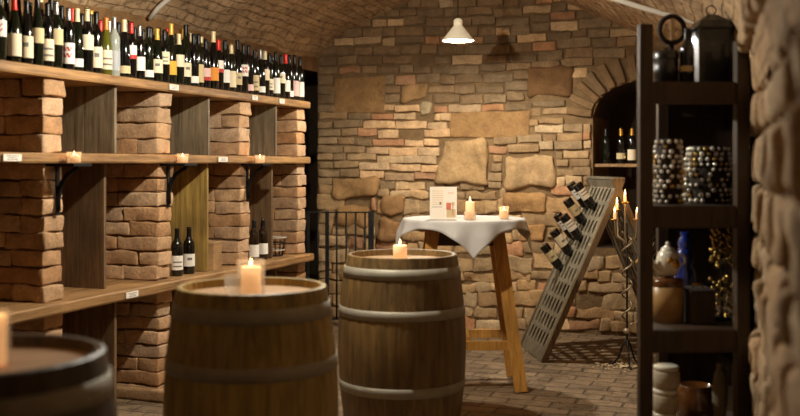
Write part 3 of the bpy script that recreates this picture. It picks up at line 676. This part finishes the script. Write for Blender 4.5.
x, y = P(504, 6.72); tealight('tealight', 'small glass tealight at the right side of the white cloth', (x, y, CZ), .034, .085, .3, None, True)

# ------------------------------------------------------------------ pendant lamps
def lamp(label, x, y, z, energy, shadow=.035, drop=0):
    t = thing('pendant_lamp', label, 'lamp', (x, y, z), 0, 'white pendant lamps over the aisle')
    b = MB(); b.lathe([(.030, .128), (.034, .112), (.05, .092), (.116, .012), (.118, .004), (.122, 0), (.124, .002), (.121, .010), (.053, .096), (.036, .118), (.032, .132)], 48); part('shade', b, M['enamel'], t)
    b = MB(); b.lathe([(.034, .13), (.034, .16), (.024, .172), (.01, .178), (1e-4, .178)], 24); part('socket', b, M['enamel'], t)
    b = MB(); b.lathe([(.012, .128), (.013, .11), (.026, .09), (.03, .075), (.024, .06), (1e-4, .052)], 20, (0, 0, -drop)); part('bulb', b, M['bulb'], t)
    b = MB(); b.tube([(0, 0, .176), (0, 0, vaulth(x) - z + .02)], .0035, 8); part('cord', b, M['iron'], t)
    l = bpy.data.lights.new('lamp_light', 'POINT'); l.energy = energy; l.color = (1, .95, .81); l.shadow_soft_size = shadow
    link('lamp_light', l, None, (x, y, z + .03 - drop))
x, y = P(458, 7.8); LX = x
lamp('white enamel pendant lamp hanging before the back wall', x, y, H(41, 7.8), 190)
lamp('white enamel pendant lamp above the barrel with the glass candle', x, 4.62, 2.55, 205, drop=.062)

# conduit across the vault
b = MB(); pts = []
for i in range(60):
    xx = -4.10 + (xr(6) + 4.06) * i / 59; pts.append((xx, 6.0 + .25 * max(0, (xx + 2.3) / 2), vaulth(xx) - .05))
b.tube(pts, .017, 10); o = link('conduit', b.mesh('conduit', M['pipe'])); tag(o, 'pale painted conduit pipe bent across the brick vault', 'pipe')

# ------------------------------------------------------------------ stair railing
x0, y0 = P(308, 8.9); x1, y1 = P(371, 8.9); t = thing('stair_railing', 'black iron bar railing by the dark stair doorway', 'railing', (x0, y0, 0), math.atan2(y1 - y0, x1 - x0))
Lr = math.hypot(x1 - x0, y1 - y0); hr = 1.07
b = MB(); b.box((Lr / 2, 0, hr), (Lr, .03, .012), 0, .002); part('handrail', b, M['iron'], t)
b = MB(); b.box((Lr / 2, 0, .12), (Lr, .025, .012), 0, .002); part('bottom_rail', b, M['iron'], t)
for xx, w in ((.0, .028), (.17, .034), (Lr, .05)): b = MB(); b.box((xx, 0, (hr + .01) / 2), (w, w * .7, hr + .01), 0, .002); part('post', b, M['iron'], t)
for i in range(6):
    xx = .02 + (i + .8) * (Lr - .03) / 6.3
    b = MB(); b.tube([(xx, 0, .12), (xx, 0, hr)], .008, 8); part('bar', b, M['iron'], t)

# ------------------------------------------------------------------ riddling rack (A-frame) with bottles
An = Vector((P(540.5, 7.6)[0], P(540.5, 7.6)[1], 0)); Af = Vector((P(521, 8.24)[0], P(521, 8.24)[1], 0))
wd = (Af - An); RW = wd.length; wd.normalize(); ld = Vector((wd.y, -wd.x, 0)); RL = .617; RH = 1.385
t = thing('riddling_rack', 'grey wooden A-frame riddling rack with slotted panels by the niche', 'wine rack', An)
up1 = (ld * RL + Vector((0, 0, RH))); PL = up1.length; up1.normalize(); n1 = wd.cross(up1).normalized()
if n1.dot(Vector((-1, -.3, .2))) < 0: n1 = -n1
base2 = ld * (2 * RL - .03); up2 = (-ld * RL + Vector((0, 0, RH))).normalized(); n2 = wd.cross(up2).normalized()
if n2.dot(Vector((1, 0, 0))) < 0: n2 = -n2
NCOL, NROW = 6, 10; mrg = .05
def slotpanel(base, up, nr, tk):
    b = MB(); fn = lambda p: tuple(base + wd * p[0] + up * p[2] + nr * p[1])
    x0, z0 = mrg, .09; cw = (RW - 2 * mrg) / NCOL; chh = (PL - .16) / NROW
    for s_, yy in ((1, 0.0), (-1, -tk)):
        for (a, c, d, e) in ((0, RW, 0, z0), (0, RW, z0 + NROW * chh, PL), (0, x0, z0, z0 + NROW * chh), (RW - x0, RW, z0, z0 + NROW * chh)):
            b.add([(a, yy, d), (c, yy, d), (c, yy, e), (a, yy, e)], [(0, 1, 2, 3)], fn, smooth=False)
    for (a, d, c, e) in ((0, 0, RW, 0), (0, PL, RW, PL), (0, 0, 0, PL), (RW, 0, RW, PL)):
        b.add([(a, 0, d), (c, 0, e), (c, -tk, e), (a, -tk, d)], [(0, 1, 2, 3)], fn, smooth=False)
    K = 16
    for i in range(NCOL):
        for j in range(NROW):
            cx, cz = x0 + cw * (i + .5), z0 + chh * (j + .5); hw, hh = .023, .055; out = []; hole = []
            for k in range(K):
                a = 2 * PI * (k + .5) / K; ca, sa = math.cos(a), math.sin(a)
                m_ = max(abs(ca), abs(sa)); out.append((cx + cw / 2 * ca / m_, cz + chh / 2 * sa / m_))
                hole.append((cx + hw * ca, cz + (hh - hw) * (1 if sa > 0 else -1) * min(1, abs(sa) * 2.2) + hw * sa))
            # corner points of the cell
            vs = []
            for yy in (0.0, -tk):
                vs += [(p[0], yy, p[1]) for p in out] + [(p[0], yy, p[1]) for p in hole]
            fs = []
            for k in range(K):
                q = (k + 1) % K
                fs += [(k, q, K + q, K + k), (2 * K + k, 3 * K + k, 3 * K + q, 2 * K + q), (K + k, K + q, 3 * K + q, 3 * K + k)]
            b.add(vs, fs, fn, smooth=False)
            for sx in (-1, 1):
                for sz in (-1, 1):
                    c0 = (cx + sx * cw / 2, cz + sz * chh / 2); near = sorted(out, key=lambda p: (p[0] - c0[0]) ** 2 + (p[1] - c0[1]) ** 2)[:2]
                    for yy in (0.0, -tk): b.add([(c0[0], yy, c0[1]), (near[0][0], yy, near[0][1]), (near[1][0], yy, near[1][1])], [(0, 1, 2)], fn, smooth=False)
    return b
Z0 = Vector((0, 0, 0))
part('slotted_panel', slotpanel(Z0, up1, n1, .03), M['rackwood'], t); part('slotted_panel', slotpanel(base2, up2, n2, .03), M['rackwood'], t)
for base, up, nr in ((Z0, up1, n1), (base2, up2, n2)):
    for q in (-.02, RW + .02):
        b = MB(); a = base + wd * q - nr * .015; b.beam(a, a + up * PL, .036, .044, tuple(wd)); part('side_rail', b, M['rackedge'], t)
b = MB(); a = ld * (RL - .015) + Vector((0, 0, RH + .005)); b.beam(a - wd * .04, a + wd * (RW + .04), .09, .018, tuple(ld)); part('top_rail', b, M['rackwood'], t)
def rackbottle(base, up, nr, i, j, label, cap='black', gl='black', out=.20, lab=('cream', .05, .14, 'mark'), spin=0, group='bottles stuck in the riddling rack'):
    cw = (RW - 2 * mrg) / NCOL; chh = (PL - .16) / NROW
    c = An + base + wd * (mrg + cw * (i + .5)) + up * (.09 + chh * (j + .5)) - nr * .015
    ax = (-nr * .75 - Vector((0, 0, 1)) * .62).normalized()      # neck points in and down
    loc = c - ax * (.25 * 1.06)                                 # bottle base
    z = ax; x = (Vector((P(400, 1)[0], P(400, 1)[1], 0)) * -1 + Vector((0, 0, .4))); x = (x - z * x.dot(z)).normalized(); y = z.cross(x)
    m = Matrix((x, y, z)).transposed().to_4x4()
    bottle(label, 'bottle', loc, 'bordeaux', gl, lab, cap, 0, group, 1.06, rot=(m @ Matrix.Rotation(spin, 4, 'Z')).to_euler())
rows = [(4, 4, 'lowest bottle at the far left of the riddling rack panel'), (3, 5, 'second lowest bottle in the riddling rack, right of the lowest'), (4, 6, 'bottle in the riddling rack, third from the bottom'), (2, 6, 'nearest bottle of the middle row in the riddling rack'),
        (3, 7, 'bottle in the riddling rack, below the two topmost'), (4, 8, 'upper bottle at the far side of the riddling rack'), (2, 8, 'topmost near bottle in the riddling rack, toward the ridge')]
for i, j, l in rows: rackbottle(Z0, up1, n1, i, j, 'dark ' + l, lab=R.choice([('cream', .05, .14, 'mark'), ('white', .05, .13, 'lines'), ('beige', .06, .14, 'mark')]), spin=R.uniform(-.3, .3))
for i, j, l in ((0, 5, 'upper left'), (1, 5, 'upper right'), (0, 4, 'lower left'), (1, 4, 'lower right')):
    rackbottle(base2, up2, n2, i, j, 'gold-necked bottle in the rear panel of the riddling rack, %s of four' % l, cap='gold', lab=None)

# ------------------------------------------------------------------ niche shelf and bottles
b = MB(); b.box((NC, YB + .2, EYE - .012), (NR * 2 - .004, .34, .028), 0, .003); o = link('niche_shelf', b.mesh('niche_shelf', M['shelfwood'])); tag(o, 'narrow wooden board set across the arched wall niche', 'shelf')
for px, lb, cp, gl, l in ((606, None, 'black', 'dark green', 'dark green bottle, leftmost of three on the niche shelf'), (621, ('beige', .04, .09, ''), 'gold', 'black', 'gold-necked bottle, middle of three on the niche shelf'), (632, ('cream', .03, .12, ''), 'gold', 'black', 'gold-necked bottle with cream label, rightmost on the niche shelf')):
    a = (px - 400) / F; tt = (YB + .13) / (a * SI + CO); bottle(l, 'bottle', ((a * CO - SI) * tt, YB + .13, EYE + .0025), 'bordeaux', gl, lb, cp, math.radians(-80), 'bottles on the niche shelf', 1.05)

# ------------------------------------------------------------------ candelabra
x, y = P(627, 7.42); t = thing('candelabra', 'tall twisted iron candle stand with four burning candles', 'candelabra', (x, y, 0), YAW)
b = MB(); b.tube([(0, 0, .16), (0, 0, 1.06)], .007, 8); part('shaft', b, M['iron'], t)
b = MB(); b.tube([(.036 * math.cos(a * .35), .036 * math.sin(a * .35), .30 + .0088 * a) for a in range(80)], .007, 6); part('spiral', b, M['ironlite'], t)
b = MB(); b.ball((0, 0, .26), .03, 10, (1, 1, .8)); part('knob', b, M['ironlite'], t)
for k in range(3):
    a = k * 2 * PI / 3 + .5; ca, sa = math.cos(a), math.sin(a); b = MB(); b.tube([(0, 0, .2), (.03 * ca, .03 * sa, .16), (.07 * ca, .07 * sa, .05), (.11 * ca, .11 * sa, .008), (.13 * ca, .13 * sa, .008)], .007, 8); part('foot', b, M['iron'], t)
for dx, dy, zc in ((-.095, -.02, 1.085), (-.055, .09, 1.15), (-.015, 0, 1.21), (.062, -.05, 1.085)):
    b = MB(); b.tube([(0, 0, .88), (dx * .3, dy * .3, .93), (dx * .9, dy * .9, .96), (dx, dy, zc - .02), (dx, dy, zc)], .006, 8)
    arm = part('arm', b, M['ironlite'], t)
    b = MB(); b.lathe([(1e-4, -.004), (.012, -.004), (.03, .006), (.031, .009), (.012, .002), (1e-4, .002)], 18, (dx, dy, zc)); part('drip_pan', b, M['gold'], arm)
    b = MB(); b.lathe([(1e-4, .002), (.0105, .002), (.0105, .055), (.008, .06), (1e-4, .06)], 14, (dx, dy, zc)); cd = part('candle', b, M['waxlit'], t)
    b = MB(); b.lathe([(1e-4, .06), (.006, .068), (.0045, .082), (1e-4, .1)], 10, (dx, dy, zc)); part('flame', b, M['flame'], cd)
    xx, yy = x + dx * CO - dy * SI, y + dx * SI + dy * CO
    l = bpy.data.lights.new('candle_light', 'POINT'); l.energy = .5; l.color = (1, .55, .22); l.shadow_soft_size = .02; link('candle_light', l, None, (xx, yy, zc + .13))
b = MB()
for i in range(90):
    a = R.uniform(0, 2 * PI); r = abs(R.gauss(0, .16)); b.ball((x + r * math.cos(a), y + r * math.sin(a) * .7 - .03, .006), R.uniform(.004, .011), 4, (1.3, 1, .5))
o = link('wax_drippings', b.mesh('wax_drippings', M['palewood'])); tag(o, 'pale wax crumbs scattered on the floor round the candle stand', 'wax crumbs', kind='stuff')

# ------------------------------------------------------------------ right-hand shelf against the stone wall
D0 = 4.3
ax_, ay_ = P(645, D0); SH = thing('storage_shelf', 'dark brown open wooden shelf against the right stone wall', 'shelf unit', (ax_, ay_, 0))
sx1 = (741.5 - 645) / F * D0; SL = 1.25
ex = Vector((CO, SI, 0)); ex = Vector((math.cos(.10), math.sin(.10), 0)); ey = Vector((-.02, 1, 0)).normalized()
px1, py1 = P(741.5, D0 + .02); ex = Vector((px1 - ax_, py1 - ay_, 0)); SWD = ex.length; ex.normalize(); ey = Vector((-.04, 1, 0)).normalized()
for nm, q, v, top in (('post', 0, 0, 2.1), ('post', 1, 0, 2.03), ('post', 0, 1, 2.1), ('post', 1, 1, 1.95)):
    c = ex * (SWD * q) + ey * (SL * v); b = MB(); b.box((c.x, c.y, top / 2), (.058, .05, top), math.atan2(ex.y, ex.x), .004); part(nm, b, M['darkwood'], SH)
SZ = [1.853, 1.32, .785, .28]
for z1 in SZ:
    th = .095
    for v in (0, 1): b = MB(); a = ex * .028 + ey * (SL * v); c = ex * (SWD - .028) + ey * (SL * v); b.beam(a + Vector((0, 0, z1 - th / 2)), c + Vector((0, 0, z1 - th / 2)), th, .03, (0, 0, 1)); part('end_rail', b, M['darkwood'], SH)
    b = MB(); v_ = [ex * -.0 + ey * .0, ex * SWD + ey * .0, ex * SWD + ey * SL, ey * SL]
    vs = [(p.x, p.y, z1 - .025) for p in v_] + [(p.x, p.y, z1) for p in v_]
    b.add(vs, [(3, 2, 1, 0), (4, 5, 6, 7), (0, 1, 5, 4), (1, 2, 6, 5), (2, 3, 7, 6), (3, 0, 4, 7)]); part('shelf_board', b, M['darkwood'], SH)
b = MB(); a = ey * (SL + .02); c = ex * SWD + ey * (SL + .02); b.beam(a + Vector((0, 0, 1.02)), c + Vector((0, 0, 1.02)), 2.0, .016, (0, 0, 1)); part('added_end_panel', b, M['darkwood'], SH)  # solid end added so the space behind the contents stays dark
b = MB(); a = ex * (SWD + .012); c = a + ey * SL; b.beam(a + ey * .04 + Vector((0, 0, 1.02)), c + Vector((0, 0, 1.02)), 1.96, .012, (0, 0, 1)); part('added_back_panel', b, M['darkwood'], SH)  # backing along the wall, added for the same dark background
def on(px, d, z): return P(px, d) + (z + .001,)
# top board
def canister(label, px, d, z, r, h, mt, lid='black'):
    t = thing('canister', label, 'canister', on(px, d, z)); b = MB(); b.lathe([(1e-4, 0), (r, 0), (r, h), (r * .96, h), (1e-4, h)], 28); part('body', b, M[mt], t)
    b = MB(); b.lathe([(r * 1.02, h - .02), (r * 1.03, h + .004), (r * .9, h + .016), (.014, h + .018), (.012, h + .03), (1e-4, h + .032)], 28); part('lid', b, M[lid], t)
canister('black round canister on the top board beside the front post', 666, 4.52, SZ[0], .055, .14, 'black')
t = thing('ring_ornament', 'dark round wicker ring with pale curved pieces, above the black canister', 'ornament', on(672, 4.68, SZ[0]), YAW)
b = MB(); b.tube([(.058 * math.cos(a * PI / 20), 0, .275 + .062 * math.sin(a * PI / 20)) for a in range(41)], .012, 10); part('ring', b, M['wicker'], t)
b = MB(); b.tube([(0, .01, .0), (0, .01, .215)], .012, 8); b.lathe([(1e-4, 0), (.05, 0), (.05, .012), (1e-4, .014)], 20, (0, .01, 0)); part('stand', b, M['iron'], t)
b = MB(); b.box((-.028, 0, .262), (.018, .014, .075), 0, .003); b.tube([(-.03, 0, .268), (-.012, 0, .268)], .005, 6)
b.box((.004, 0, .278), (.018, .014, .10), 0, .003); b.tube([(.022 + .02 * math.cos(a * PI / 8), 0, .255 + .024 * math.sin(a * PI / 8)) for a in range(17)], .008, 8); part('pale_carving', b, M['palewood'], t)
bottle('tall black bottle with pale label strip standing on the top board', 'bottle', on(687, 4.49, SZ[0]), 'bordeaux', 'black', ('beige', .07, .1, ''), 'black', math.radians(-120), None, .85)
t = thing('lantern', 'tall black lantern with a domed top and ring handle, on the top board', 'lantern', on(711, 4.60, SZ[0]), YAW)
b = MB(); b.box((0, 0, .01), (.16, .16, .02), 0, .003); part('base', b, M['black'], t)
for sx in (-1, 1):
    for sy in (-1, 1): b = MB(); b.box((sx * .07, sy * .07, .14), (.018, .018, .245), 0, .002); part('corner_post', b, M['black'], t)
for sx in (0, 1, 2, 3): b = MB(); b.box((0, .07, .14), (.122, .004, .24), 0, 0, lambda p, q=sx * PI / 2: (p[0] * math.cos(q) - p[1] * math.sin(q), p[0] * math.sin(q) + p[1] * math.cos(q), p[2])); part('dark_pane', b, M['black'], t)
b = MB(); b.lathe([(.125, .262), (.124, .27), (.09, .3), (.03, .33), (1e-4, .334)], 4, a0=PI / 4, a1=PI / 4 + 2 * PI, smooth=False); b.add([(.088, .088, .263), (-.088, .088, .263), (-.088, -.088, .263), (.088, -.088, .263)], [(0, 1, 2, 3)]); part('roof', b, M['black'], t)
b = MB(); b.tube([(.022 * math.cos(a * PI / 10), 0, .352 + .022 * math.sin(a * PI / 10)) for a in range(21)], .003, 6); part('ring_handle', b, M['iron'], t)
# bead-covered baskets
def beadbasket(label, px, d, z, r, h, bulge=1.0):
    t = thing('bead_basket', label, 'basket', on(px, d, z), YAW, 'glittering bead baskets')
    pr = lambda u: r * (.8 + .2 * math.sin(PI * min(1, u * 1.0 + .12)) * bulge)
    b = MB(); b.lathe([(1e-4, .002)] + [(pr(i / 8) - .006, .002 + h * i / 8) for i in range(9)] + [(pr(1) - .012, h), (pr(1) - .012, h * .7), (1e-4, h * .7)], 28); part('basket_body', b, M['wicker'], t)
    b = MB(); nr = int(h / .022)
    for j in range(nr):
        u = (j + .5) / nr; rr = pr(u); nb = int(2 * PI * rr / .03)
        for k in range(nb):
            if R.random() < .2: continue
            a = 2 * PI * (k + .5 * (j % 2)) / nb; b.ball((rr * math.cos(a), rr * math.sin(a), u * h), R.uniform(.008, .0125), 6, m=0 if R.random() < .85 else 1)
    o = part('beads', b, [M['bead'], M['goldbead']], t)
    o['kind'] = 'stuff'
beadbasket('tall narrow basket covered in glittering silver beads, beside the front post', 668, 4.53, SZ[1], .07, .29)
beadbasket('wide round basket covered in silver beads, right of the narrow one', 708, 4.66, SZ[1], .115, .26)
# teapot, blue glass balls, jug
t = thing('teapot', 'white lidded teapot with a gold emblem behind the front post', 'teapot', on(668, 4.55, SZ[2] + .21), YAW + .2)
b = MB(); b.lathe([(1e-4, 0), (.04, 0), (.052, .03), (.055, .06), (.045, .1), (.03, .112), (1e-4, .113)], 28); part('body', b, M['ceramic'], t)
b = MB(); b.lathe([(.034, .11), (.03, .122), (.01, .13), (.008, .136), (.012, .146), (1e-4, .152)], 20); part('lid', b, M['ceramic'], t)
b = MB(); b.tube([(-.05, 0, .03), (-.075, 0, .055), (-.085, 0, .09)], [.016, .011, .007], 10); part('spout', b, M['ceramic'], t)
b = MB(); b.tube([(.048, 0, .09), (.078, 0, .085), (.083, 0, .055), (.052, 0, .035)], .006, 8); part('handle', b, M['ceramic'], t)
b = MB(); b.ball((.01, -.05, .055), .022, 8, (1, .25, 1)); b.ball((-.012, -.051, .068), .013, 8, (1.3, .25, 1)); part('emblem', b, M['gold'], t)
canister('tan stoneware crock under the white teapot', 667, 4.55, SZ[2], .075, .18, 'stoneware', 'brownpot')
t = thing('blue_vase', 'cobalt blue glass vase of stacked bulbs beside the white teapot', 'vase', on(685, 4.84, SZ[2]))
b = MB(); b.lathe([(1e-4, 0), (.04, 0), (.05, .02), (.056, .09), (.05, .19), (.034, .225), (.047, .262), (.034, .3), (.026, .306), (.036, .33), (.026, .356), (.018, .36), (.024, .385), (.020, .385), (.014, .36), (1e-4, .355)], 32); part('glass_body', b, M['blueglass'], t)
t = thing('dark_crate', 'dark wooden crate on the third board beside the stoneware crock', 'crate', on(698, 4.53, SZ[2]), YAW)
b = MB(); b.box((0, 0, .07), (.11, .16, .14), 0, .004); part('crate_body', b, M['darkwood'], t); b = MB(); b.box((0, 0, .146), (.116, .166, .012), 0, .002); part('lid', b, M['darkwood'], t)
b = MB(); b.tube([(-.02, -.0, .152), (-.02, 0, .17), (.02, 0, .17), (.02, 0, .152)], .004, 6); part('handle', b, M['gold'], t)
t = thing('bead_garland', 'brass bead garland hanging over a dark pot near the stone wall', 'garland', on(722, 4.6, SZ[2])); b = MB()
for k in range(90): a = k * 1.9; r = .02 + .032 * abs(math.sin(k * .7)); u = k / 90; b.ball((r * math.cos(a), r * math.sin(a), .1 + .32 * u if u > .45 else .015 + .4 * u), R.uniform(.007, .012), 6)
o = part('beads', b, M['goldbead'], t); o['kind'] = 'stuff'; b = MB(); b.tube([(0, 0, .005), (0, 0, .43)], .006, 8); b.lathe([(1e-4, 0), (.045, 0), (.045, .012), (1e-4, .012)], 18); part('stand', b, M['iron'], t)
# lowest visible board
for k, z in enumerate((0, .1055, .211)):
    t = thing('ceramic_jar', '%s pale ceramic jar of the stack beside the front post' % ('lowest', 'middle', 'topmost')[k], 'jar', on(664 + k, 4.5, SZ[3] + z), R.uniform(0, 1), 'stacked pale jars'); b = MB()
    b.lathe([(1e-4, 0), (.05, 0), (.06, .012), (.061, .07), (.052, .084), (1e-4, .085)], 26); part('jar_body', b, M['sack'], t)
    b = MB(); b.lathe([(.05, .082), (.056, .085), (.056, .1), (.05, .104), (1e-4, .104)], 26); part('lid', b, M['ceramic'], t)
t = thing('glazed_pot', 'brown glazed round pot on the lowest board beside the sacks', 'pot', on(696, 4.62, SZ[3])); b = MB()
b.lathe([(1e-4, 0), (.05, 0), (.085, .05), (.1, .11), (.09, .17), (.07, .19), (.075, .2), (.065, .2), (.06, .17), (1e-4, .165)], 32); part('body', b, M['brownpot'], t)
b = MB(); b.tube([(.09, 0, .15), (.125, 0, .14), (.125, 0, .09), (.098, 0, .08)], .008, 8); part('handle', b, M['brownpot'], t)
t = thing('gauze_bag', 'slender grey gauze bag with white pointed foot near the wall', 'bag', on(720, 4.46, SZ[3])); b = MB()
b.lathe([(.024, .085), (.032, .15), (.034, .22), (.025, .28), (.01, .31), (.016, .33)], 20, ripple=lambda i: 1 + .05 * (i % 2)); part('bag_body', b, M['gauze'], t)
b = MB(); b.lathe([(1e-4, 0), (.042, 0), (.040, .01), (.012, .09), (1e-4, .095)], 20); part('pointed_foot', b, M['ceramic'], t, label='white cone foot')

# ------------------------------------------------------------------ world, camera
w = bpy.data.worlds.new('cellar_dim'); SC.world = w; w.use_nodes = True
w.node_tree.nodes['Background'].inputs[0].default_value = (1, .72, .45, 1); w.node_tree.nodes['Background'].inputs[1].default_value = .07
cam = bpy.data.cameras.new('camera'); co = link('camera', cam, None, (0, 0, EYE), (PI / 2, 0, YAW)); SC.camera = co
cam.sensor_width = 36; cam.lens = 45; cam.shift_y = -44 / 800; cam.clip_start = .05
cam.dof.use_dof = True; cam.dof.focus_distance = 7.0; cam.dof.aperture_fstop = 1.5
SC.view_settings.view_transform = 'Standard'; SC.view_settings.look = 'None'; SC.view_settings.gamma = 1; SC.view_settings.exposure = -.2; SC.view_settings.use_curve_mapping = False
SC.cycles.use_denoising = True; SC.cycles.max_bounces = 8
